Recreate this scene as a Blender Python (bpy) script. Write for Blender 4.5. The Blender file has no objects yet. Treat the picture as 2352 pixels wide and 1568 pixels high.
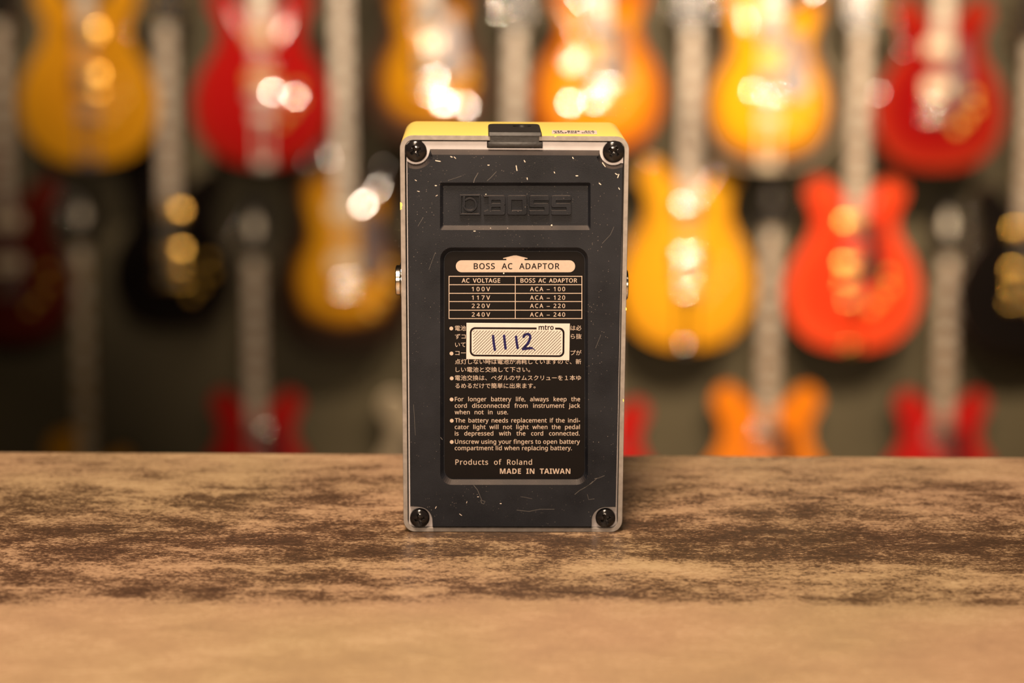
import bpy, bmesh, math, random
from mathutils import Vector, Matrix
from mathutils.geometry import tessellate_polygon

random.seed(7)
scene = bpy.context.scene
col = scene.collection

# ------------------------------------------------------------------ camera
TZ = 1.45                                  # height of the counter top
FPX = 4573.0                               # 70 mm lens on a 36 mm sensor, in pixels of the 2352 frame
PITCH, ROLL = 0.21, math.radians(0.30)
CAM = Vector((0.0, -0.636, TZ + 0.2006))
fwd = Vector((0, math.cos(PITCH), -math.sin(PITCH)))
rt0, up0 = Vector((1, 0, 0)), Vector((0, math.sin(PITCH), math.cos(PITCH)))
rt = rt0 * math.cos(ROLL) + up0 * math.sin(ROLL)
upv = up0 * math.cos(ROLL) - rt0 * math.sin(ROLL)
cd = bpy.data.cameras.new('camera')
cam = bpy.data.objects.new('camera', cd)
col.objects.link(cam)
M3 = Matrix((rt, upv, -fwd)).transposed()
cam.matrix_world = Matrix.Translation(CAM) @ M3.to_4x4()
cd.sensor_width = 36.0
cd.lens = FPX * 36.0 / 2352.0
cd.clip_start = 0.02
cd.clip_end = 50
cd.dof.use_dof = True
cd.dof.focus_distance = 0.650
cd.dof.aperture_fstop = 6.1
scene.camera = cam

# ------------------------------------------------------------------ world, lamps, exposure
scene.view_settings.view_transform = 'Standard'
scene.view_settings.look = 'None'
scene.view_settings.exposure = 0.0
scene.view_settings.gamma = 1.0
scene.view_settings.use_curve_mapping = False
w = bpy.data.worlds.new('shop_air')
scene.world = w
w.use_nodes = True
w.node_tree.nodes['Background'].inputs[0].default_value = (1.0, 0.72, 0.45, 1)
w.node_tree.nodes['Background'].inputs[1].default_value = 0.05
WARM = (1.0, 0.76, 0.54)


def lamp(name, kind, loc, power, aim=None, color=WARM, **kw):
    ld = bpy.data.lights.new(name, kind)
    ld.energy = power
    ld.color = color
    for k, v in kw.items():
        setattr(ld, k, v)
    o = bpy.data.objects.new(name, ld)
    col.objects.link(o)
    o.location = loc
    if aim is not None:
        o.rotation_euler = (Vector(aim) - Vector(loc)).to_track_quat('-Z', 'Y').to_euler()
    return o


lamp('counter_lamp', 'AREA', (-0.12, -0.52, TZ + 1.2), 31, aim=(0, 0.0, TZ), shape='DISK', size=0.30)
lamp('frontal_fill', 'AREA', (-0.3, -1.7, TZ + 1.75), 18, aim=(0, 0.0, TZ), shape='DISK', size=0.5)  # added soft fill on the pedal's face, not a fixture of the shop
lamp('track_spot', 'SPOT', (-0.05, -1.9, TZ + 0.62), 130, aim=(-0.05, 5.1, TZ - 0.02), spot_size=0.50, spot_blend=0.4, shadow_soft_size=0.05)
lamp('track_spot', 'SPOT', (0.55, -2.1, TZ + 0.66), 110, aim=(0.1, 5.1, TZ - 0.02), spot_size=0.50, spot_blend=0.4, shadow_soft_size=0.05)
lamp('wall_lamp', 'SPOT', (0.45, 2.0, TZ + 1.6), 580, aim=(0.5, 5.1, TZ - 0.50), spot_size=0.76, spot_blend=0.9, shadow_soft_size=0.10)
lamp('wall_lamp', 'SPOT', (1.4, 2.0, TZ + 1.6), 540, aim=(1.05, 5.1, TZ - 0.95), spot_size=0.85, spot_blend=0.9, shadow_soft_size=0.10)
lamp('wall_lamp', 'SPOT', (-0.9, 2.4, TZ + 1.6), 380, aim=(-0.98, 5.1, TZ + 0.0), spot_size=0.44, spot_blend=0.8, shadow_soft_size=0.10)

# ------------------------------------------------------------------ helpers
def ray(px, py):
    return (fwd + rt * ((px - 1176.0) / FPX) + upv * ((784.0 - py) / FPX))


def at_z(px, py, z):
    d = ray(px, py)
    return CAM + d * ((z - CAM.z) / d.z)


def at_y(px, py, y):
    d = ray(px, py)
    return CAM + d * ((y - CAM.y) / d.y)


def tag(o, label=None, cat=None, group=None, kind=None):
    if label:
        o['label'] = label
    if cat:
        o['category'] = cat
    if group:
        o['group'] = group
    if kind:
        o['kind'] = kind
    return o


def empty(name, loc, rot=(0, 0, 0)):
    o = bpy.data.objects.new(name, None)
    col.objects.link(o)
    o.location = loc
    o.rotation_euler = rot
    o.empty_display_size = 0.05
    return o


def link(name, bm, mats, parent=None, smooth=False, normals=True):
    if normals:
        bmesh.ops.recalc_face_normals(bm, faces=bm.faces)
    me = bpy.data.meshes.new(name)
    bm.to_mesh(me)
    bm.free()
    for m in (mats if isinstance(mats, (list, tuple)) else [mats]):
        me.materials.append(m)
    if smooth:
        for p in me.polygons:
            p.use_smooth = True
        if smooth != 'all':
            me.set_sharp_from_angle(angle=math.radians(35))
    o = bpy.data.objects.new(name, me)
    col.objects.link(o)
    if parent is not None:
        o.parent = parent
    return o


def rounded(poly, radii, n=7):
    """closed 2-D polygon with its corners rounded"""
    out = []
    N = len(poly)
    if not isinstance(radii, (list, tuple)):
        radii = [radii] * N
    for i in range(N):
        p = Vector(poly[i]); a = Vector(poly[i - 1]); b = Vector(poly[(i + 1) % N])
        r = radii[i]
        if r <= 0:
            out.append(tuple(p)); continue
        da = (a - p).normalized(); db = (b - p).normalized()
        ang = da.angle(db)
        t = min(r / math.tan(ang / 2), (a - p).length * .49, (b - p).length * .49)
        rr = t * math.tan(ang / 2)
        c = p + (da + db).normalized() * (rr / math.sin(ang / 2))
        s = p + da * t - c
        e = p + db * t - c
        a0 = math.atan2(s.y, s.x); a1 = math.atan2(e.y, e.x)
        d = (a1 - a0 + math.pi) % (2 * math.pi) - math.pi
        for k in range(n + 1):
            q = a0 + d * k / n
            out.append((c.x + rr * math.cos(q), c.y + rr * math.sin(q)))
    return out


def rect(x0, y0, x1, y1):
    return [(x0, y0), (x1, y0), (x1, y1), (x0, y1)]


def offset(loop, d):
    """move a closed loop outwards by d (inwards when negative)"""
    N = len(loop)
    area = sum(loop[i][0] * loop[(i + 1) % N][1] - loop[(i + 1) % N][0] * loop[i][1] for i in range(N))
    sg = 1 if area > 0 else -1
    out = []
    for i in range(N):
        p = Vector(loop[i]); a = Vector(loop[i - 1]); b = Vector(loop[(i + 1) % N])
        e1 = (p - a); e2 = (b - p)
        if e1.length < 1e-9: e1 = e2
        if e2.length < 1e-9: e2 = e1
        n1 = Vector((e1.y, -e1.x)).normalized() * sg
        n2 = Vector((e2.y, -e2.x)).normalized() * sg
        n = n1 + n2
        if n.length < 1e-6:
            n = n1
        n.normalize()
        k = 1 / max(.5, n.dot(n1))
        out.append(tuple(p + n * d * k))
    return out


def vloop(bm, pts):
    return [bm.verts.new(p) for p in pts]


def bridge(bm, A, B, mi=0):
    N = len(A)
    fs = []
    for i in range(N):
        j = (i + 1) % N
        try:
            f = bm.faces.new((A[i], A[j], B[j], B[i])); f.material_index = mi; fs.append(f)
        except ValueError:
            pass
    return fs


def cap(bm, loops, mi=0):
    """fill an outer loop of verts with holes"""
    tris = tessellate_polygon([[v.co.copy() for v in L] for L in loops])
    flat = [v for L in loops for v in L]
    for t in tris:
        if len(set(t)) < 3:
            continue
        try:
            f = bm.faces.new([flat[i] for i in t]); f.material_index = mi
        except ValueError:
            pass


def box(bm, x0, x1, y0, y1, z0, z1, bev=0.0, seg=2):
    r = bmesh.ops.create_cube(bm, size=1.0)
    for v in r['verts']:
        v.co = Vector((x0 + (v.co.x + .5) * (x1 - x0), y0 + (v.co.y + .5) * (y1 - y0), z0 + (v.co.z + .5) * (z1 - z0)))
    if bev > 0:
        es = list({e for v in r['verts'] for e in v.link_edges})
        bmesh.ops.bevel(bm, geom=es, offset=bev, segments=seg, affect='EDGES', profile=.5)


def lathe(bm, prof, mat=Matrix(), n=24, close=True):
    """profile of (r, h) spun round local z, then placed by mat"""
    rings = []
    for r, h in prof:
        if r < 1e-7:
            rings.append([bm.verts.new(mat @ Vector((0, 0, h)))])
        else:
            rings.append([bm.verts.new(mat @ Vector((r * math.cos(2 * math.pi * k / n), r * math.sin(2 * math.pi * k / n), h))) for k in range(n)])
    for A, B in zip(rings, rings[1:]):
        for k in range(n):
            l = (k + 1) % n
            if len(A) == 1 and len(B) == 1: continue
            if len(A) == 1: bm.faces.new((A[0], B[k], B[l]))
            elif len(B) == 1: bm.faces.new((A[k], A[l], B[0]))
            else: bm.faces.new((A[k], A[l], B[l], B[k]))


# ------------------------------------------------------------------ materials
def nodes(name):
    m = bpy.data.materials.new(name)
    m.use_nodes = True
    nt = m.node_tree
    b = nt.nodes['Principled BSDF']
    return m, nt, b


def N(nt, t, **kw):
    n = nt.nodes.new(t)
    for k, v in kw.items():
        if k.startswith('i_'):
            n.inputs[k[2:].replace('_', ' ')].default_value = v
        else:
            setattr(n, k, v)
    return n


def ramp(nt, stops, src, interp='LINEAR'):
    r = nt.nodes.new('ShaderNodeValToRGB')
    r.color_ramp.interpolation = interp
    el = r.color_ramp.elements
    while len(el) > len(stops):
        el.remove(el[-1])
    while len(el) < len(stops):
        el.new(.5)
    for e, (p, c) in zip(el, stops):
        e.position = p
        e.color = c if len(c) == 4 else (*c, 1)
    if src is not None:
        nt.links.new(src, r.inputs[0])
    return r


def lin(r, g, b):
    return tuple(((c / 255) / 12.92 if c / 255 <= .04045 else ((c / 255 + .055) / 1.055) ** 2.4) for c in (r, g, b))


MATS = {}


def mat(name, c, rough=.5, metal=0.0, var=.12, scale=40.0, coat=0.0, bump=0.0, spec=.5):
    if name in MATS:
        return MATS[name]
    m, nt, b = nodes(name)
    tc = N(nt, 'ShaderNodeTexCoord')
    no = N(nt, 'ShaderNodeTexNoise')
    no.inputs['Scale'].default_value = scale
    no.inputs['Detail'].default_value = 4
    nt.links.new(tc.outputs['Object'], no.inputs['Vector'])
    lo = tuple(x * (1 - var) for x in c); hi = tuple(min(1, x * (1 + var)) for x in c)
    r = ramp(nt, [(.3, lo), (.7, hi)], no.outputs['Fac'])
    nt.links.new(r.outputs[0], b.inputs['Base Color'])
    b.inputs['Roughness'].default_value = rough
    b.inputs['Metallic'].default_value = metal
    b.inputs['Coat Weight'].default_value = coat
    b.inputs['Coat Roughness'].default_value = .06
    b.inputs['Specular IOR Level'].default_value = spec
    if bump > 0:
        bp = N(nt, 'ShaderNodeBump')
        bp.inputs['Strength'].default_value = bump
        bp.inputs['Distance'].default_value = .0002
        nt.links.new(no.outputs['Fac'], bp.inputs['Height'])
        nt.links.new(bp.outputs[0], b.inputs['Normal'])
    MATS[name] = m
    return m


def counter_mat():
    m, nt, b = nodes('weathered_laminate')
    L = nt.links.new
    tc = N(nt, 'ShaderNodeTexCoord')
    P = tc.outputs['Object']

    def noise(scale, detail, rough=.6, sx=1., sy=1., off=(0, 0, 0), dist=0.0):
        mp = N(nt, 'ShaderNodeMapping')
        mp.inputs['Scale'].default_value = (sx, sy, 1)
        mp.inputs['Location'].default_value = off
        L(P, mp.inputs[0])
        n = N(nt, 'ShaderNodeTexNoise')
        n.inputs['Scale'].default_value = scale
        n.inputs['Detail'].default_value = detail
        n.inputs['Roughness'].default_value = rough
        n.inputs['Distortion'].default_value = dist
        L(mp.outputs[0], n.inputs['Vector'])
        return n.outputs['Fac']

    def math_(op, a, c=None, clamp=False):
        n = N(nt, 'ShaderNodeMath', operation=op, use_clamp=clamp)
        for i, v in enumerate((a, c)):
            if v is None: continue
            if isinstance(v, (int, float)): n.inputs[i].default_value = v
            else: L(v, n.inputs[i])
        return n.outputs[0]

    sep = N(nt, 'ShaderNodeSeparateXYZ')
    L(P, sep.inputs[0])
    # broad flow of the printed pattern from front to back of the counter
    bend = noise(5, 3, .5, 1, 1.6, (3.1, .4, 0))
    yy = math_('ADD', sep.outputs['Y'], math_('MULTIPLY', math_('SUBTRACT', bend, .5), .035))
    bands = ramp(nt, [(0.0, (.78,) * 3), (.325, (.78,) * 3), (.355, (.40,) * 3), (.40, (.46,) * 3), (.45, (.58,) * 3), (.49, (.30,) * 3), (.57, (.26,) * 3),
                      (.64, (.40,) * 3), (.72, (.48,) * 3), (.80, (.62,) * 3), (1., (.68,) * 3)],
                 math_('MULTIPLY', math_('ADD', yy, .18), 1 / .30))
    big = noise(17, 6, .62, .75, 1.5, (.2, .7, 0), .4)
    mid = noise(60, 6, .68, .7, 1.4, (1.7, .2, 0), .3)
    fine = noise(420, 5, .7, .6, 1.2)
    speck = noise(1500, 3, .7, .45, 1.0, (.3, .9, 0))
    amp = ramp(nt, [(.315, (.38,) * 3), (.36, (1,) * 3), (.7, (1,) * 3), (.85, (.7,) * 3)], math_('MULTIPLY', math_('ADD', yy, .18), 1 / .30)).outputs[0]
    v = math_('MULTIPLY', math_('SUBTRACT', big, .5), 1.25)
    v = math_('ADD', v, math_('MULTIPLY', math_('SUBTRACT', mid, .5), 1.9))
    v = math_('ADD', v, math_('MULTIPLY', math_('SUBTRACT', fine, .5), 1.3))
    v = math_('ADD', v, math_('MULTIPLY', math_('SUBTRACT', speck, .5), 1.9))
    v = math_('ADD', bands.outputs[0], math_('MULTIPLY', v, amp))
    cr = ramp(nt, [(0.0, (.050, .030, .020)), (.24, (.085, .050, .031)), (.41, (.135, .082, .048)), (.46, (.21, .138, .084)), (.55, (.30, .205, .128)), (.78, (.36, .248, .150)), (1., (.44, .32, .205))], v)
    hue = noise(9, 3, .5, 1, 1, (5, 2, 0))
    tint = ramp(nt, [(.4, (1.05, .97, .97)), (.62, (1.0, 1.0, .92))], hue)
    mx = N(nt, 'ShaderNodeMix', data_type='RGBA', blend_type='MULTIPLY')
    mx.inputs[0].default_value = 1
    L(cr.outputs[0], mx.inputs[6]); L(tint.outputs[0], mx.inputs[7])
    L(mx.outputs[2], b.inputs['Base Color'])
    rr = ramp(nt, [(.3, (.20,) * 3), (.75, (.33,) * 3)], mid)
    L(rr.outputs[0], b.inputs['Roughness'])
    bp = N(nt, 'ShaderNodeBump')
    bp.inputs['Strength'].default_value = .5
    bp.inputs['Distance'].default_value = .0003
    L(math_('ADD', fine, math_('ADD', mid, speck)), bp.inputs['Height'])
    L(bp.outputs[0], b.inputs['Normal'])
    return m


def pad_mat():
    m, nt, b = nodes('scuffed_black_plastic')
    L = nt.links.new
    tc = N(nt, 'ShaderNodeTexCoord')
    P = tc.outputs['Object']
    n1 = N(nt, 'ShaderNodeTexNoise'); n1.inputs['Scale'].default_value = 60; n1.inputs['Detail'].default_value = 6
    L(P, n1.inputs['Vector'])
    n2 = N(nt, 'ShaderNodeTexNoise'); n2.inputs['Scale'].default_value = 4500; n2.inputs['Detail'].default_value = 2
    L(P, n2.inputs['Vector'])
    base = ramp(nt, [(.32, (.0048, .0056, .0088)), (.70, (.0150, .0160, .0210))], n1.outputs['Fac'])
    # dust: tiny cells whose centre is close
    vo = N(nt, 'ShaderNodeTexVoronoi'); vo.inputs['Scale'].default_value = 1700
    L(P, vo.inputs['Vector'])
    pick = N(nt, 'ShaderNodeSeparateColor'); L(vo.outputs['Color'], pick.inputs[0])
    dot = N(nt, 'ShaderNodeMath', operation='LESS_THAN'); dot.inputs[1].default_value = .21
    L(vo.outputs['Distance'], dot.inputs[0])
    rare = N(nt, 'ShaderNodeMath', operation='GREATER_THAN'); rare.inputs[1].default_value = .86
    L(pick.outputs[0], rare.inputs[0])
    msk = N(nt, 'ShaderNodeMath', operation='MULTIPLY'); L(dot.outputs[0], msk.inputs[0]); L(rare.outputs[0], msk.inputs[1])
    n3 = N(nt, 'ShaderNodeTexNoise'); n3.inputs['Scale'].default_value = 90; n3.inputs['Detail'].default_value = 3
    L(P, n3.inputs['Vector'])
    zone = ramp(nt, [(.45, (0.03,) * 3), (.68, (.6,) * 3)], n3.outputs['Fac'])
    k = N(nt, 'ShaderNodeMath', operation='MULTIPLY'); L(msk.outputs[0], k.inputs[0]); L(zone.outputs[0], k.inputs[1])
    mx = N(nt, 'ShaderNodeMix', data_type='RGBA')
    L(k.outputs[0], mx.inputs[0]); L(base.outputs[0], mx.inputs[6]); mx.inputs[7].default_value = (.30, .25, .22, 1)
    # paler brown tone on the ledges that face up
    ge = N(nt, 'ShaderNodeNewGeometry'); sz = N(nt, 'ShaderNodeSeparateXYZ'); L(ge.outputs['True Normal'], sz.inputs[0])
    up = ramp(nt, [(.35, (0,) * 3), (.75, (.55,) * 3)], sz.outputs['Z'])
    pat = ramp(nt, [(.30, (.45,) * 3), (.70, (1,) * 3)], n3.outputs['Fac'])
    ledge = N(nt, 'ShaderNodeMath', operation='MULTIPLY'); L(up.outputs[0], ledge.inputs[0]); L(pat.outputs[0], ledge.inputs[1])
    mx2 = N(nt, 'ShaderNodeMix', data_type='RGBA')
    L(ledge.outputs[0], mx2.inputs[0]); L(mx.outputs[2], mx2.inputs[6]); mx2.inputs[7].default_value = (.085, .065, .055, 1)
    mx = mx2
    L(mx.outputs[2], b.inputs['Base Color'])
    rr = ramp(nt, [(.3, (.42,) * 3), (.7, (.58,) * 3)], n1.outputs['Fac']); L(rr.outputs[0], b.inputs['Roughness'])
    bp = N(nt, 'ShaderNodeBump'); bp.inputs['Strength'].default_value = .45; bp.inputs['Distance'].default_value = .00012
    b.inputs['Specular IOR Level'].default_value = .2
    L(n2.outputs['Fac'], bp.inputs['Height']); L(bp.outputs[0], b.inputs['Normal'])
    return m


def burst_mat(name, stops, rough=.035):
    """lacquered top whose finish runs from the centre (0) to the edge (1) of the body"""
    m, nt, b = nodes(name)
    at = N(nt, 'ShaderNodeAttribute', attribute_name='inset')
    no = N(nt, 'ShaderNodeTexNoise'); no.inputs['Scale'].default_value = 14; no.inputs['Detail'].default_value = 3
    tc = N(nt, 'ShaderNodeTexCoord'); nt.links.new(tc.outputs['Object'], no.inputs['Vector'])
    a = N(nt, 'ShaderNodeMath', operation='MULTIPLY_ADD'); a.inputs[1].default_value = .10; a.inputs[2].default_value = -.05
    nt.links.new(no.outputs['Fac'], a.inputs[0])
    s = N(nt, 'ShaderNodeMath', operation='ADD')
    nt.links.new(at.outputs['Fac'], s.inputs[0]); nt.links.new(a.outputs[0], s.inputs[1])
    r = ramp(nt, stops, s.outputs[0])
    nt.links.new(r.outputs[0], b.inputs['Base Color'])
    b.inputs['Roughness'].default_value = .4
    b.inputs['Coat Weight'].default_value = 1.0
    b.inputs['Coat Roughness'].default_value = rough
    b.inputs['Specular IOR Level'].default_value = 0.0
    return m


YELLOW = mat('yellow_paint', (.90, .70, .17), .33, var=.03, scale=30, bump=.05)
RIM = mat('bare_cast_metal', (.26, .23, .21), .55, metal=.25, var=.18, scale=400)
PLATE = mat('zinc_plate', (.46, .43, .44), .42, metal=.35, var=.06, scale=300)
PAD = pad_mat()
JACKB = mat('moulded_black_plastic', (.018, .016, .0165), .42, var=.2, scale=900, bump=.25)
SCREWM = mat('blackened_steel', (.014, .012, .012), .15, metal=.3, var=.2, scale=300)
LABELM = mat('black_label_film', (.0050, .0036, .0034), .55, var=.15, scale=150, spec=.12)
CREAM = mat('cream_ink', (.46, .36, .29), .5, var=.05, scale=900)
PAPER = mat('sticker_paper', (.57, .515, .475), .6, var=.03, scale=400)
INKB = mat('black_ink', (.010, .006, .006), .6, var=.1, scale=400, spec=.1)
HATCH = mat('grey_hatch_ink', (.055, .040, .030), .6, var=.15, scale=400, spec=.1)
PEN = mat('blue_felt_pen', (.011, .009, .062), .55, var=.5, scale=500, spec=.15)
LINT = mat('pale_lint', (.70, .60, .52), .8, var=.2, scale=400)
NICKEL = mat('nickel_plating', (.80, .74, .66), .16, metal=1, var=.05, scale=200)
SILVERTAG = mat('silver_foil_tag', (.55, .46, .45), .5, metal=.1, var=.1, scale=600)
CHROME = mat('chrome', (.85, .82, .78), .08, metal=1, var=.03)
GOLD = mat('gold_plating', (.90, .55, .12), .22, metal=1, var=.05)
WALLM = mat('olive_slatwall_paint', (.090, .074, .038), .7, var=.15, scale=3)
FLOORM = mat('brown_floorboards', (.10, .06, .035), .5, var=.3, scale=2)
CEILM = mat('dark_ceiling_paint', (.10, .085, .06), .8, var=.1, scale=2)
WALNUT = mat('counter_panel', (.07, .045, .03), .55, var=.3, scale=6)
COUNTER = counter_mat()

# ------------------------------------------------------------------ the room
def struct(name, bm, m):
    return tag(link(name, bm, m), kind='structure')


WY = 5.22                                   # front of the guitar wall
X0, X1, Y0, CZ = -3.6, 3.6, -3.2, 3.35
for nm, b, m in (('floor', (X0, X1, Y0, WY, -.1, 0), FLOORM), ('ceiling', (X0, X1, Y0, WY, CZ, CZ + .1), CEILM),
                 ('wall_back', (X0 - .1, X1 + .1, WY, WY + .1, -.1, CZ + .1), WALLM),
                 ('wall_left', (X0 - .1, X0, Y0, WY, -.1, CZ + .1), WALLM), ('wall_right', (X1, X1 + .1, Y0, WY, -.1, CZ + .1), WALLM),
                 ('wall_front', (X0 - .1, X1 + .1, Y0 - .1, Y0, -.1, CZ + .1), WALLM)):
    bm = bmesh.new(); box(bm, *b); struct(nm, bm, m)

# ------------------------------------------------------------------ the counter
ca, cb = at_z(0, 1036, TZ), at_z(2352, 1049, TZ)
edge_ang = math.atan2(cb.y - ca.y, cb.x - ca.x)
cnt = empty('shop_counter', ((ca.x + cb.x) / 2, (ca.y + cb.y) / 2, 0), (0, 0, edge_ang))
tag(cnt, 'brown weathered stone-pattern counter the yellow pedal stands on', 'counter')
bm = bmesh.new(); box(bm, -1.3, 1.3, -.62, 0, TZ - .045, TZ, .0015, 2)
wt = link('worktop', bm, COUNTER, cnt)
# object coordinates of the worktop start at the pedal, so move its origin there
wt.data.transform(Matrix.Translation((0, .093, -TZ)))
wt.location = (0, -.093, TZ)
bm = bmesh.new(); box(bm, -1.26, 1.26, -.57, -.03, 0, TZ - .045, .002, 1)
link('cabinet', bm, WALNUT, cnt)

# ------------------------------------------------------------------ the pedal
base = at_z(1177.5, 1221.5, TZ)
pedal = empty('effects_pedal', base, (0, 0, .0166))
tag(pedal, 'yellow metal guitar effects pedal standing on end, black underside facing out', 'pedal')
PM = Matrix.Translation(base) @ Matrix.Rotation(.0166, 4, 'Z')
PI_ = PM.inverted()
CL = PI_ @ CAM
MM = .001


def F(px, py, y=0.0):
    """pixel -> (x, z) on the pedal's own plane at depth y"""
    d = PI_.to_3x3() @ ray(px, py)
    q = CL + d * ((y - CL.y) / d.y)
    return (q.x, q.z)


def T(px, py, z):
    d = PI_.to_3x3() @ ray(px, py)
    q = CL + d * ((z - CL.z) / d.z)
    return (q.x, q.y)


def FL(pts, y=0.0):
    return [F(x, yy, y) for x, yy in pts]


def V3(loop, y):
    return [(x, y, z) for x, z in loop]


# --- enclosure shell, deep at the socket end, thinner at the foot
outer_px = rounded([(918, 311.5), (1445.5, 314.5), (1429, 1222.5), (927, 1221.5)], [30, 30, 27, 27], 8)
inner_px = rounded([(930, 322.5), (1434.5, 325.5), (1418.5, 1213), (937, 1212)], [19, 19, 17, 17], 8)
OUT = FL(outer_px); INN = FL(inner_px)
ztop = max(z for x, z in OUT)
zbot = min(z for x, z in OUT)
OUT = [(x, z - zbot) for x, z in OUT]; INN = [(x, z - zbot) for x, z in INN]
ztop -= zbot


def depth(z):
    t = z / ztop
    if t > .66:
        return .0465
    if t > .58:
        return .0465 - (.66 - t) / .08 * .008
    return .0385 - (.58 - t) / .58 * .012


bm = bmesh.new()
L0 = vloop(bm, V3(OUT, .0004))
L1 = vloop(bm, [(x, depth(z) - .0022, z) for x, z in OUT])
o1 = offset(OUT, -.0007); L2 = vloop(bm, [(p[0], depth(q[1]) - .0007, p[1]) for p, q in zip(o1, OUT)])
o2 = offset(OUT, -.0022); L3 = vloop(bm, [(p[0], depth(q[1]), p[1]) for p, q in zip(o2, OUT)])
bridge(bm, L0, L1); bridge(bm, L1, L2); bridge(bm, L2, L3)
# back surface in strips following the profile
cap(bm, [L3])
Li = vloop(bm, V3(INN, .0004))
bridge(bm, L0, Li)
shell = link('enclosure', bm, YELLOW, pedal, smooth=True)
tag(shell, 'yellow painted metal case')

# --- bare metal rim round the underside, open where the socket passes
zs = zbot
n0x, n1x = F(1126, 318)[0], F(1238, 318)[0]
top_out = [p for p in OUT]
k = len(OUT)


def open_loop(loop, xa, xb):
    """cut a loop on its top edge between xa and xb; returns the points from xb round to xa"""
    top = max(z for x, z in loop)
    nn = len(loop)
    for i in range(nn):
        p, q = loop[i], loop[(i + 1) % nn]
        if p[1] > top - .002 and q[1] > top - .002 and p[0] < xa and q[0] > xb:
            seq = [loop[(i + 1 + j) % nn] for j in range(nn)]
            za = p[1] + (q[1] - p[1]) * (xa - p[0]) / (q[0] - p[0])
            zb = p[1] + (q[1] - p[1]) * (xb - p[0]) / (q[0] - p[0])
            return [(xb, zb)] + seq + [(xa, za)]
    raise RuntimeError('no top edge')


A = open_loop(OUT, n0x, n1x); B = open_loop(INN, n0x, n1x)
ringp = A + B[::-1]
bm = bmesh.new()
f0 = vloop(bm, V3(offset(ringp, -.00012), -.0001)); f1 = vloop(bm, V3(ringp, .0001)); b1 = vloop(bm, V3(ringp, .0039))
cap(bm, [f0]); bridge(bm, f0, f1)
# outer skin stays inside the painted shell
ring_in = A and [(x, z) for x, z in ringp]
bridge(bm, f1, vloop(bm, V3(ringp, .00042)))
for v in b1:
    bm.verts.remove(v)
Bi = vloop(bm, V3(B, .0004)); Bk = vloop(bm, V3(B, .006))
for i in range(len(B) - 1):
    bm.faces.new((Bi[i], Bi[i + 1], Bk[i + 1], Bk[i]))
rim = tag(link('metal_rim', bm, RIM, pedal), 'bare worn metal rim around the underside')

# --- zinc base plate
pl = FL([(933, 324.8), (1119, 325.4), (1119, 340.6), (1246, 341.2), (1246, 326), (1432.5, 327.5), (1416.5, 1211), (939, 1210)], .0009)
pl = [(x, z - zbot) for x, z in pl]
bm = bmesh.new()
a = vloop(bm, V3(offset(pl, -.0001), .0009)); b = vloop(bm, V3(pl, .0011)); c = vloop(bm, V3(pl, .0022))
cap(bm, [a]); bridge(bm, a, b); bridge(bm, b, c); cap(bm, [c])
tag(link('base_plate', bm, PLATE, pedal), 'grey sheet metal base plate')

# --- black moulded cover with two recesses
YP = -.0013                                   # its front face


def arc(cx, cy, r, a0, a1, n=9):
    return [(cx + r * math.cos(math.radians(a0 + (a1 - a0) * k / n)), cy + r * math.sin(math.radians(a0 + (a1 - a0) * k / n))) for k in range(n + 1)]


# outline clockwise from the top left (angles with y down)
foot = [(988, 343.3), (1377.5, 346)] + arc(1409, 348, 32, 180, 58, 10)[0:] + [(1431.5, 376)] + [(1414.3, 1165)] + \
       [(1396, 1165)] + arc(1391, 1197, 32, 275, 188, 9) + [(1359, 1211)] + [(993.5, 1210.5)] + arc(961, 1196.5, 32, -8, -85, 9) + [(942.3, 1163.5)] + [(935.2, 371)] + arc(955, 347, 31, 122, 12, 10)
face = [(992, 356), (1375, 358)] + arc(1409, 348, 41, 160, 70, 10)[0:] + [(1430, 385)] + [(1413.2, 1163.8)] + \
       [(1396, 1163.8)] + arc(1391, 1197, 33.2, 275, 188, 9) + [(1357.8, 1209.5)] + [(994.7, 1209)] + arc(961, 1196.5, 33.2, -8, -85, 9) + [(943.4, 1162.2)] + [(937, 384)] + arc(955, 347, 42, 110, 22, 10)


def Z(loop):
    return [(x, z - zbot) for x, z in loop]


FOOT = Z(FL(foot, .0009)); FACE = Z(FL(face, YP))
rec1o = Z(FL(rounded(rect(1010.5, 420, 1356.5, 529), 4, 3), YP)); YR1 = .0001
rec1i = Z(FL(rounded(rect(1018, 427.5, 1350.5, 518.5), 3, 3), YR1))
rec2o = Z(FL(rounded(rect(1011, 569, 1350.5, 1114), 27, 8), YP)); YR2 = .0004
rec2i = Z(FL(rounded(rect(1019.5, 577, 1344, 1101.5), 23, 8), YR2))
bm = bmesh.new()
fo = vloop(bm, V3(FOOT, .0009)); fa = vloop(bm, V3(FACE, YP))
r1o = vloop(bm, V3(rec1o, YP)); r1i = vloop(bm, V3(rec1i, YR1)); r2o = vloop(bm, V3(rec2o, YP)); r2i = vloop(bm, V3(rec2i, YR2))
bridge(bm, fo, fa); cap(bm, [fa, r1o[::-1], r2o[::-1]])
bridge(bm, r1o, r1i); cap(bm, [r1i]); bridge(bm, r2o, r2i); cap(bm, [r2i])
sh = [e for e in bm.edges if len(e.link_faces) == 2 and e.calc_face_angle(0) > .35 and all(v.co.y < YP + 1e-6 for v in e.verts)]
bmesh.ops.bevel(bm, geom=sh, offset=.00022, segments=2, affect='EDGES', clamp_overlap=True)
cover = link('underside_cover', bm, PAD, pedal)
tag(cover, 'black moulded plastic cover with two recesses')


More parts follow.
